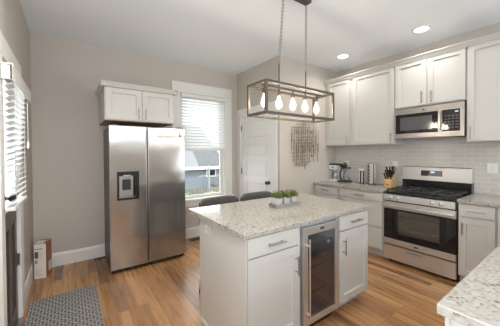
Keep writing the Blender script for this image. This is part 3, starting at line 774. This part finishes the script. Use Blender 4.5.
# ------------------------------------------------------------------ microwave
MX, MY0, MY1, MZ0, MZ1 = 3.594, .901, 1.651, 1.592, 1.982
mw = thing('microwave', (3.78, 1.28, MZ0), 'stainless over the range microwave with black window and keypad', 'microwave')
MB().box(MX + .035, XR - .012, MY0, MY1, MZ0 + .005, MZ1, .003).build('body', M['matblack'], mw)
b = MB().box(MX, MX + .034, MY0, MY1, 1.905, MZ1, .004).box(MX, MX + .034, MY0, MY1, MZ0, 1.655, .004).box(MX, MX + .034, 1.630, MY1, 1.655, 1.905).box(MX, MX + .034, MY0, .938, 1.655, 1.905).box(MX, MX + .034, 1.108, 1.150, 1.655, 1.905)
ff = b.build('front_frame', M['steel3'], mw)
MB().box(MX + .002, MX + .03, 1.150, 1.630, 1.655, 1.905).build('window', M['glassblk'], mw)
MB().box(MX + .0005, MX + .002, 1.21, 1.575, 1.695, 1.865).build('window_screen', mat('window_screen', (.10, .10, .105), .12), mw)
kp = MB().box(MX + .001, MX + .03, .938, 1.108, 1.655, 1.905).build('control_panel', M['glassblk'], mw)
MB().box(MX, MX + .0012, .955, .985, 1.872, 1.884).build('clock_digits', M['display'], kp)
for i in range(4):
    for j in range(5): MB().box(MX, MX + .0012, .96 + i * .035, .98 + i * .035, 1.69 + j * .034, 1.702 + j * .034).build('key', M['keymark'], kp)
MB().box(MX - .028, MX - .016, 1.118, 1.140, 1.672, 1.888, .005).box(MX - .02, MX + .002, 1.122, 1.136, 1.685, 1.70, .002).box(MX - .02, MX + .002, 1.122, 1.136, 1.86, 1.875, .002).build('door_handle', M['steel3'], ff)
MB().lathe((MX, 1.30, 1.942), [(.011, 0), (.011, .0015), (0, .002)], 20, (-1, 0, 0)).build('badge', M['darkmetal'], ff)
MB().box(MX + .06, XR - .06, MY0 + .1, MY1 - .1, MZ0, MZ0 + .006, .001).build('vent_grille', M['nickel'], mw)

# ------------------------------------------------------------------ pendant lamp
LX0, LX1, LY0, LY1, LZ0, LZ1 = 1.296, 2.192, 1.585, 1.855, 1.738, 2.018
pl = thing('pendant_lamp', (1.744, 1.72, LZ0), 'rectangular open wood frame pendant lamp with five bulbs over the island', 'lamp')
q = .022
b = MB()
for y in (LY0, LY1 - q):
    for z in (LZ0, LZ1 - q): b.box(LX0, LX1, y, y + q, z, z + q, .0015)
    for x in (LX0, LX1 - q): b.box(x, x + q, y, y + q, LZ0 + q, LZ1 - q, .0015)
for x in (LX0, LX1 - q):
    for z in (LZ0, LZ1 - q): b.box(x, x + q, LY0 + q, LY1 - q, z, z + q, .0015)
b.build('frame', M['lampwood'], pl)
MB().box(LX0 + q, LX1 - q, 1.710, 1.730, LZ1 - .019, LZ1 - .003, .002).build('socket_bar', M['lampwood'], pl)
BX = (1.387, 1.560, 1.736, 1.905, 2.075)
for x in BX:
    zs = LZ1 - .019
    so = MB().lathe((x, 1.72, zs - .062), [(.015, 0), (.017, .004), (.017, .03), (.012, .042), (.006, .05), (.006, .062)], 16).build('socket', M['lampwood'], pl, True)
    bu = MB().lathe((x, 1.72, zs - .062), [(.0125, 0), (.013, -.012), (.018, -.03), (.028, -.055), (.033, -.078), (.032, -.095), (.024, -.114), (.012, -.124), (0, -.126)], 20, cap=False).build('bulb', M['bulb'], pl, True)
    pts = []
    for k in range(4):
        a = k * math.pi / 2
        pts += [(x + .006 * math.cos(a), 1.72 + .006 * math.sin(a), zs - .075), (x + .012 * math.cos(a + .3), 1.72 + .012 * math.sin(a + .3), zs - .155)]
    MB().tube(pts, .0016, 5).build('filament', M['filament'], bu)
    lt = bpy.data.lights.new('bulb_light', 'POINT'); lt.energy = 1.2; lt.color = (1, .88, .74); lt.shadow_soft_size = .02
    lo = bpy.data.objects.new('bulb_light', lt); COL.objects.link(lo); lo.location = (x, 1.72, zs - .135)
CZB = HC - .028
MB().box(1.575, 1.900, 1.628, 1.702, CZB, HC - .001, .003).build('ceiling_canopy', M['lampwood'], pl)
for xt, xl in ((1.590, 1.562), (1.888, 1.916)):
    MB().cyl((xl, 1.72, LZ1 - .01), (xl, 1.72, 2.215), .006, seg=10).build('rod', M['lampwood'], pl, True)
    zt, zb = CZB, 2.225; nl = 20; b = MB(); hp = (zt - zb) / nl
    for i in range(nl):
        zc = zb + (i + .5) * hp; xc = xl + (xt - xl) * (i + .5) / nl; yc = 1.72 - .035 * (i + .5) / nl; ln = hp * .68; wdt = .0105; pts = []
        for k in range(12):
            a = 2 * math.pi * k / 12; c_, s2 = math.cos(a) * wdt, math.sin(a)
            zz = zc + s2 * wdt * .9 + (ln - wdt * .9) * (1 if s2 > .01 else -1 if s2 < -.01 else 0)
            pts.append((xc + c_, yc, zz) if i % 2 else (xc, yc + c_, zz))
        b.tube(pts, .0025, 6, True)
    b.build('chain', M['nickel'], pl, True)
    pts = [(xl + .014 * math.cos(a * math.pi / 6), 1.72, 2.222 + .014 * math.sin(a * math.pi / 6)) for a in range(12)]
    MB().tube(pts, .003, 6, True).build('ring', M['nickel'], pl, True)

# ------------------------------------------------------------------ recessed ceiling lights
def downlight(x, y, label):
    t = thing('recessed_downlight', (x, y, HC - .02), label, 'ceiling light', 'recessed ceiling lights')
    MB().lathe((x, y, HC), [(.070, 0), (.098, 0), (.100, -.004), (.095, -.009), (.074, -.011), (.070, -.006)], 36, cap=False).build('trim_ring', M['trim'], t, True)
    MB().lathe((x, y, HC), [(.071, -.004), (.071, -.009), (0, -.010)], 36).build('lens', M['lens'], t, True)
downlight(3.42, 1.263, 'larger round recessed ceiling light nearer the camera above the range')
downlight(3.395, 2.303, 'smaller looking round recessed ceiling light farther back near the pantry corner')

# ------------------------------------------------------------------ wall art
wa = thing('wall_art', (3.10, YP - .02, 1.15), 'abstract bronze metal rod lattice hung on the pantry wall', 'wall art')
b = MB(); random.seed(11)
for i in range(13):
    x = 2.79 + i * .051 + random.uniform(-.008, .008); q_ = abs(i - 6) / 6
    a = 1.92 - random.uniform(0, .10) - .04 * q_; c = 1.14 + random.uniform(0, .20) + .12 * q_ * q_
    m_ = random.uniform(c + .2, a - .2)
    b.box(x - .0025, x + .0025, YP - .030, YP - .024, c, m_ + .08)
    b.box(x + .012, x + .017, YP - .030, YP - .024, m_ - .08, a)
b.build('vertical_rods', M['brass'], wa)
b = MB()
for i in range(14):
    z = 1.20 + i * .051 + random.uniform(-.006, .006); q_ = abs(i - 6.5) / 6.5
    a = 2.73 + random.uniform(0, .16) + .03 * q_; c = 3.46 - random.uniform(0, .24) - .03 * q_
    m_ = random.uniform(a + .2, c - .2)
    b.box(a, m_ + .10, YP - .024, YP - .018, z - .0035, z + .0035)
    b.box(m_ - .10, c, YP - .024, YP - .018, z + .013, z + .020)
b.build('horizontal_rods', M['brass'], wa)
b = MB()
for x in (2.92, 3.28):
    for z in (1.35, 1.75): b.box(x - .01, x + .01, YP - .02, YP - .0005, z - .01, z + .01)
b.build('mounting_bracket', M['brass'], wa)

# ------------------------------------------------------------------ counter stools
def stool():
    t = thing('counter_stool', (0, 0, 0))
    W2, H = .222, .955
    def arc(u): return (u * W2, .20 - .035 * (u * u))   # curved back ; local +y away from the island
    b = MB(); n = 14
    rows = []
    for k in range(n + 1):
        u = -1 + 2 * k / n; x, y = arc(u); drop = .035 * abs(u) ** 8
        zt, zb, th = H - drop, .70, .026
        ring = [(x, y - th, zb), (x, y - th, zt - .012), (x, y - th + .010, zt - .002), (x, y, zt), (x, y + th - .010, zt - .002), (x, y + th, zt - .012), (x, y + th, zb)]
        rows.append([b.bm.verts.new(p) for p in ring])
    for r0, r1 in zip(rows, rows[1:]):
        for i in range(7): j = (i + 1) % 7; b.bm.faces.new([r0[i], r0[j], r1[j], r1[i]])
    b.bm.faces.new(rows[0]); b.bm.faces.new(rows[-1][::-1])
    b.build('backrest', M['leather'], t, True)
    MB().box(-.21, .21, -.165, .16, .60, .675, .022, 3).build('seat', M['leather'], t, True)
    MB().box(-.19, .19, -.15, .15, .575, .60, .003).build('seat_frame', M['leg'], t)
    for sx, sy in ((-1, -1), (1, -1), (-1, 1), (1, 1)):
        MB().cyl((sx * .215, -.165 if sy < 0 else .20, 0), (sx * .18, -.13 if sy < 0 else .13, .585), .013, .018, 10).build('leg', M['leg'], t, True)
    for s_ in (-1, 1): MB().cyl((s_ * .207, -.16, .20), (s_ * .207, .185, .20), .008, seg=8).build('stretcher', M['leg'], t, True)
    MB().cyl((-.205, -.155, .24), (.205, -.155, .24), .009, seg=8).build('footrest', M['nickel'], t, True)
    for s_ in (-1, 1): MB().cyl((s_ * .15, .14, .62), (s_ * .15, .175, .74), .012, seg=8).build('back_support', M['leg'], t, True)
    return t
s1 = stool(); s2_ = copy_tree(s1)
s1.location = (1.272, 2.165, 0); tag(s1, 'dark grey counter stool at the island in front of the window, left one', 'stool', 'counter stools behind the island')
s2_.location = (1.770, 2.165, 0); tag(s2_, 'dark grey counter stool at the island in front of the pantry door, right one', 'stool', 'counter stools behind the island')

# ------------------------------------------------------------------ plants in tray
TX0, TX1, TY0, TY1, TZ = 1.495, 1.795, 1.683, 1.797, .914
b = MB().box(TX0, TX1, TY0, TY1, TZ, TZ + .008, .001).box(TX0, TX1, TY0, TY0 + .009, TZ + .008, TZ + .034, .001).box(TX0, TX1, TY1 - .009, TY1, TZ + .008, TZ + .034, .001).box(TX0, TX0 + .009, TY0 + .009, TY1 - .009, TZ + .008, TZ + .034, .001).box(TX1 - .009, TX1, TY0 + .009, TY1 - .009, TZ + .008, TZ + .034, .001)
tr = thing('wooden_tray', (1.645, 1.74, TZ), 'long grey wooden tray holding the three potted plants on the island', 'tray')
b.build('tray_body', M['traywood'], tr)
for s_, x in ((-1, TX0), (1, TX1)):
    pts = [(x + s_ * p, 1.74 + q_, TZ + .024) for p, q_ in ((0, -.03), (.012, -.03), (.014, -.015), (.014, .015), (.012, .03), (0, .03))]
    MB().tube(pts, .003, 6).build('tray_handle', M['darkmetal'], tr, True)
random.seed(5)
for i, (x, lab) in enumerate(((1.550, 'leftmost small green potted plant in the tray on the island'), (1.645, 'middle small green potted plant in the tray on the island'), (1.740, 'rightmost small green potted plant in the tray on the island'))):
    t = thing('potted_plant', (x, 1.74, TZ + .008), lab, 'plant', 'small potted plants in the tray')
    zb = TZ + .0085
    b = MB().lathe((x, 1.74, zb), [(.030, 0), (.033, .003), (.040, .072), (.042, .080), (.038, .080), (.036, .070), (.034, .060)], 4, cap=False)
    bmesh.ops.rotate(b.bm, verts=b.bm.verts, cent=(x, 1.74, zb), matrix=Matrix.Rotation(R(45), 3, 'Z'))
    for v_ in b.bm.verts: v_.co.x = x + (v_.co.x - x) * 1.25; v_.co.y = 1.74 + (v_.co.y - 1.74) * 1.25
    b.box(x - .030, x + .030, 1.71, 1.77, zb, zb + .004)
    b.build('pot', M['ceramic'], t)
    MB().box(x - .031, x + .031, 1.709, 1.771, zb + .058, zb + .066).build('soil', M['soil'], t)
    b = MB(); st_ = MB()
    for k in range(30):
        a = random.uniform(0, 2 * math.pi); rr = random.uniform(.0, .024); el = random.uniform(.3, 1.35); ln = random.uniform(.045, .085)
        p0 = Vector((x + rr * math.cos(a), 1.74 + rr * math.sin(a), zb + .064)); dd = Vector((math.cos(a) * math.cos(el), math.sin(a) * math.cos(el), math.sin(el)))
        dd.x *= .35; p1 = p0 + dd * ln; st_.cyl(p0, p1, .0014, .001, 5)
        for j in range(8):
            tt = random.uniform(.35, 1.05); pa = p0 + dd * ln * tt; aa = random.uniform(0, 2 * math.pi)
            pa.x = min(max(pa.x, x - .024), x + .024)
            b.leaf(pa, (math.cos(aa), math.sin(aa), random.uniform(-.2, .9)), random.uniform(.016, .026), random.uniform(.011, .016))
    b.build('leaves', M['leaf'], t, True); st_.build('stems', M['leaf'], t)

# ------------------------------------------------------------------ counter top appliances
CT = .9142
# white coffee maker
cx_, cy_ = 3.83, 2.740
t = thing('coffee_maker', (cx_, cy_, CT), 'white drip coffee maker on the counter in the pantry corner', 'coffee maker')
MB().box(cx_ - .10, cx_ + .10, cy_ - .074, cy_ + .074, CT, CT + .028, .006).box(cx_ + .03, cx_ + .10, cy_ - .074, cy_ + .074, CT + .028, CT + .20, .006).box(cx_ - .10, cx_ + .10, cy_ - .074, cy_ + .074, CT + .20, CT + .275, .01).build('body', M['white'], t)
MB().box(cx_ - .09, cx_ + .09, cy_ - .074, cy_ + .074, CT + .275, CT + .300, .006).build('lid', M['darkmetal'], t)
MB().lathe((cx_ - .035, cy_, CT + .028), [(.052, 0), (.062, .01), (.066, .06), (.058, .11), (.045, .14), (.048, .15)], 24, cap=False).build('carafe', M['clearglass'], t, True)
MB().box(cx_ - .104, cx_ - .099, cy_ - .03, cy_ + .03, CT + .225, CT + .25).build('control_strip', M['nickel'], t)
# black single-arm coffee machine
cx_, cy_ = 3.80, 2.545
t = thing('coffee_machine', (cx_, cy_, CT), 'black open arm coffee machine with glass carafe left of the two grinders', 'coffee machine')
MB().box(cx_ - .06, cx_ + .06, cy_ - .10, cy_ + .10, CT, CT + .018, .004).build('base', M['matblack'], t)
pts = [(cx_, cy_ + .065, CT + .015), (cx_, cy_ + .092, CT + .07), (cx_, cy_ + .09, CT + .16), (cx_, cy_ + .06, CT + .215), (cx_, cy_ + .02, CT + .235), (cx_, cy_ - .09, CT + .238)]
MB().tube(pts, .013, 10).box(cx_ - .03, cx_ + .03, cy_ - .10, cy_ + .05, CT + .225, CT + .245, .006).build('arm', M['matblack'], t, True)
MB().box(cx_ - .035, cx_ + .035, cy_ + .0, cy_ + .075, CT + .245, CT + .285, .01).build('water_cap', M['matblack'], t)
MB().cyl((cx_, cy_ + .02, CT + .30), (cx_, cy_ - .03, CT + .315), .012).cyl((cx_, cy_ + .01, CT + .28), (cx_, cy_ + .01, CT + .31), .006).build('lever', M['matblack'], t)
MB().lathe((cx_, cy_ - .025, CT + .018), [(.045, 0), (.052, .01), (.052, .055), (.04, .075), (.04, .085)], 20, cap=False).build('carafe', M['clearglass'], t, True)
MB().tube([(cx_, cy_ - .075, CT + .03), (cx_, cy_ - .095, CT + .04), (cx_, cy_ - .095, CT + .07), (cx_, cy_ - .07, CT + .085)], .005, 6).build('carafe_handle', M['matblack'], t, True)
pts = [(cx_ + .03, cy_ + .085, CT + .05), (cx_ + .06, cy_ + .1, CT + .02), (cx_ + .11, cy_ + .09, CT + .10), (XR - .022, 2.60, 1.18)]
MB().tube(pts, .003, 6).box(XR - .04, XR - .018, 2.585, 2.615, 1.165, 1.20, .003).build('power_cord', M['matblack'], t)
# salt & pepper mills
for i, (y, lab) in enumerate(((2.268, 'slim black and white pepper mill, left one of the pair'), (2.222, 'slim black and white salt mill, right one of the pair'))):
    t = thing('spice_mill', (3.80, y, CT), lab, 'mill', 'slim mills on the counter')
    MB().lathe((3.80, y, CT), [(.019, 0), (.020, .004), (.018, .012), (.018, .19), (.019, .2)], 18).build('grinder_tube', M['matblack'] if i == 0 else M['matblack'], t, True)
    MB().box(3.779, 3.783, y - .007, y + .007, CT + .012, CT + .19).build('label_strip', M['white'], t)
    MB().lathe((3.80, y, CT + .2), [(.019, 0), (.0195, .012), (.017, .035), (.01, .042), (0, .043)], 18).build('cap', M['white'], t, True)
# tall dispenser cylinder with dark bands
cx_, cy_ = 3.80, 2.065
t = thing('glass_canister', (cx_, cy_, CT), 'tall pale cylindrical canister with dark vertical marks left of the knife block', 'canister')
MB().lathe((cx_, cy_, CT + .012), [(.050, 0), (.053, .004), (.053, .30), (.050, .305)], 28).build('body', M['ceramic'], t, True)
MB().lathe((cx_, cy_, CT), [(.058, 0), (.058, .010), (.055, .012)], 28).build('base_ring', M['darkmetal'], t, True)
MB().lathe((cx_, cy_, CT + .317), [(.055, 0), (.055, .010), (.04, .016), (0, .018)], 28).build('lid', M['nickel'], t, True)
for s_ in (.045, -.042):
    b = MB().box(cx_ - .045, cx_ - .037, cy_ + s_ - .003, cy_ + s_ + .003, CT + .01, CT + .32, .001); b.build('frame_bar', M['darkmetal'], t)
b = MB()
for k in range(5): b.box(cx_ - .0555, cx_ - .050, cy_ + .012, cy_ + .030, CT + .06 + k * .052, CT + .075 + k * .052)
b.build('window_marks', M['darkmetal'], t)
# knife block
cx_, cy_ = 3.72, 1.765
t = thing('knife_block', (cx_, cy_, CT), 'light wooden knife block full of black handled knives beside the range', 'knife block')
MB().prism([(-.065, 0), (.075, 0), (.075, .18), (.045, .195), (-.065, .105)], lambda p, q, s: (cx_ + p, cy_ + s, CT + q), -.05, .05, .003).build('block', M['blockwood'], t)
for i in range(3):
    for j in range(3):
        base_ = Vector((cx_ - .045 + j * .038, cy_ - .032 + i * .032, CT + .12 + j * .032)); dd = Vector((-.42, .12 * (i - 1), .9)).normalized(); ln = .085 + .012 * j
        k = MB().tube([base_ - dd * .01, base_ + dd * ln * .5 + Vector((0, 0, .002)), base_ + dd * ln], .0115, 8)
        k.lathe(base_ + dd * (ln - .002), [(.0095, 0), (.008, .006), (0, .008)], 8, dd)
        k.build('knife_handle', M['matblack'], t, True)
for s_ in (-1, 1):
    c0 = Vector((cx_ + .045, cy_ - .035 + s_ * .018, CT + .275))
    MB().tube([c0 + Vector((0, .016 * math.cos(a * math.pi / 5), .022 * math.sin(a * math.pi / 5))) for a in range(10)], .0045, 6, True).cyl(c0 - Vector((0, 0, .022)), (cx_ + .045, cy_ - .035, CT + .19), .005, seg=6).build('scissor_handle', M['matblack'], t, True)
MB().box(cx_ - .0665, cx_ - .0648, cy_ - .018, cy_ + .018, CT + .03, CT + .045).build('block_mark', M['printbrown'], t)

# ------------------------------------------------------------------ things on the floor
rug = MB().box(-.322, .215, 2.24, 3.165, .0005, .009, .003).build('floor_mat', M['rug'])
tag(rug, 'charcoal and white geometric woven floor mat by the exterior door', 'mat')
bx = thing('cardboard_box', (-.284, 3.78, 0), 'tall slim orange and white product box against the left corner wall', 'box')
X0, X1, Y0, Y1, H = -.340, -.228, 3.695, 3.865, .40
MB().box(X0, X1, Y0, Y1, .001, H, .002).build('carton', M['orange'], bx)
b = MB().box(X0 + .0005, X1 - .001, Y0 - .0012, Y0, .003, H - .004); b.build('front_print', M['printwhite'], bx)
MB().box(X1, X1 + .0012, Y0 + .07, Y1 - .02, .05, .16).build('side_print', M['printwhite'], bx)
MB().box(X0 + .004, X1 - .03, Y0 + .004, Y1 - .05, H, H + .0012).build('top_label', M['printwhite'], bx)
b = MB().box(X0 + .010, X0 + .020, Y0 - .0022, Y0 - .001, H - .068, H - .055)
for k in range(4): b.box(X0 + .028 + k * .015, X0 + .039 + k * .015, Y0 - .0022, Y0 - .001, H - .067, H - .057)
b.build('brand_print', M['printred'], bx)
MB().box(X0 + .008, X0 + .040, Y0 - .0022, Y0 - .001, H - .165, H - .09).build('picture_print', M['printbrown'], bx)
MB().box(X0 + .006, X0 + .034, Y0 - .0022, Y0 - .001, H - .225, H - .185).build('picture_print', M['printgrey'], bx)
b = MB()
for k in range(4): b.box(X0 + .05, X0 + .05 + random.uniform(.02, .04), Y0 - .0022, Y0 - .001, H - .10 - k * .02, H - .096 - k * .02)
for k in range(5): b.box(X0 + .012, X0 + .04 + random.uniform(.01, .05), Y0 - .0022, Y0 - .001, .04 + k * .016, .043 + k * .016)
b.build('text_lines', M['printgrey'], bx)
bx.rotation_euler = (0, 0, R(-14)); bx.location.x = -.268
pts = [(.40, 3.93, .006), (.34, 3.955, .006), (.27, 3.95, .006), (.25, 3.925, .006), (.27, 3.905, .006), (.33, 3.90, .006), (.385, 3.91, .006)]
tag(MB().tube(pts, .005, 8).build('power_cord', M['matblack'], None, True), 'short black power cord looping out behind the refrigerator base', 'cord')
fv = thing('floor_register', (1.70, 3.87, 0), 'small bronze floor register by the baseboard under the window', 'vent')
MB().box(1.555, 1.845, 3.815, 3.925, .0005, .006, .002).build('frame', M['vent'], fv)
b = MB()
for k in range(14): b.box(1.575 + k * .018, 1.584 + k * .018, 3.83, 3.91, .006, .0085)
b.build('louvers', M['darkmetal'], fv)

# ------------------------------------------------------------------ outdoors beyond the window
GZ = -1.1
struct(MB().box(-25, 30, YB + T + .02, 60, GZ - .2, GZ).build('ground', M['grass']), 'lawn outside')
def house(name, x0, x1, y0, y1, ez, rz, matw, label, ridge='x', over=.3):
    t = thing(name, ((x0 + x1) / 2, (y0 + y1) / 2, GZ), label, 'building')
    b = MB().box(x0, x1, y0, y1, GZ, ez); xm, ym = (x0 + x1) / 2, (y0 + y1) / 2
    if ridge == 'y': b.prism([(x0, ez), (x1, ez), (xm, rz - .05)], lambda p, q, s: (p, s, q), y0, y1)
    else: b.prism([(y0, ez), (y1, ez), (ym, rz - .05)], lambda p, q, s: (s, p, q), x0, x1)
    b.build('walls', matw, t)
    b = MB(); th = .12
    if ridge == 'y':
        sl = (rz - ez) / (xm - x0)
        b.prism([(x0 - over, ez - sl * over), (xm, rz), (x1 + over, ez - sl * over), (x1 + over, ez - sl * over + th), (xm, rz + th), (x0 - over, ez - sl * over + th)], lambda p, q, s: (p, s, q), y0 - over, y1 + over)
    else:
        sl = (rz - ez) / (ym - y0)
        b.prism([(y0 - over, ez - sl * over), (ym, rz), (y1 + over, ez - sl * over), (y1 + over, ez - sl * over + th), (ym, rz + th), (y0 - over, ez - sl * over + th)], lambda p, q, s: (s, p, q), x0 - over, x1 + over)
    b.build('roof', M['roof'], t); return t
h = house('neighbor_house', -1.0, 7.2, 13.0, 20.0, .75, 3.2, M['siding'], 'pale neighbouring house with grey shingle roof seen through the window')
for x in (3.4, 6.55):
    fr2 = MB().box(x - .3, x + .3, 12.96, 13.0, .05, .5).build('window', M['trim'], h)
    MB().box(x - .24, x + .24, 12.945, 12.96, .09, .46).build('pane', M['glassblk'], fr2)
MB().box(-1.3, 7.5, 12.62, 12.70, .52, .66).build('gutter', M['trim'], h)
h = house('garden_shed', 6.2, 8.2, 10.4, 11.9, -.25, .45, M['siding2'], 'small grey garden shed with gable roof right of the neighbouring house', 'y', .15)
MB().box(6.6, 7.3, 10.37, 10.4, GZ, -.35).build('shed_door', M['trim'], h)
ft = thing('garden_fence', (4, 9.5, GZ), 'pale wooden board fence between the yards outside the window', 'fence')
b = MB()
for k in range(70): b.box(-2 + k * .15, -2 + k * .15 + .14, 9.5, 9.525, GZ, -.02 + .01 * (k % 2))
b.build('boards', M['fencewood'], ft)
for k in range(5): MB().box(-2 + k * 2.5, -1.9 + k * 2.5, 9.53, 9.63, GZ, .0).build('post', M['fencewood'], ft)
pt = thing('clothes_post', (4.2, 8.6, GZ), 'thin grey metal post standing in front of the garden fence', 'post')
MB().cyl((4.25, 8.6, GZ), (4.25, 8.6, .95), .035).build('pole', M['siding2'], pt)
MB().cyl((3.85, 8.6, .55), (4.65, 8.6, .55), .02).build('crossbar', M['siding2'], pt)
random.seed(3)
for i, (x, y, r, lab) in enumerate(((2.75, 7.3, .50, 'pale green shrub at the lower left of the window view'), (3.85, 7.5, .40, 'light green shrub in the middle of the window view'), (4.85, 7.9, .33, 'low green shrub at the lower right of the window view'))):
    t = thing('garden_shrub', (x, y, GZ), lab, 'shrub', 'shrubs outside the window')
    b = MB()
    for k in range(420):
        a = random.uniform(0, 6.283); e_ = random.uniform(-.3, 1.5); rr = r * random.uniform(.55, 1)
        p = Vector((x + rr * math.cos(a) * math.cos(e_), y + rr * math.sin(a) * math.cos(e_), GZ + .80 + rr * math.sin(e_) * 1.0))
        b.leaf(p, (math.cos(a), math.sin(a), random.uniform(-.3, 1)), .14, .07, .003)
    b.build('foliage', M['shrub'], t, True)
    b = MB()
    for k in range(5): b.cyl((x + .03 * k - .06, y, GZ), (x + (k - 2) * r * .3, y + random.uniform(-.1, .1), GZ + .8 + r * .5), .015, .006, 6)
    b.build('stems', M['leg'], t)
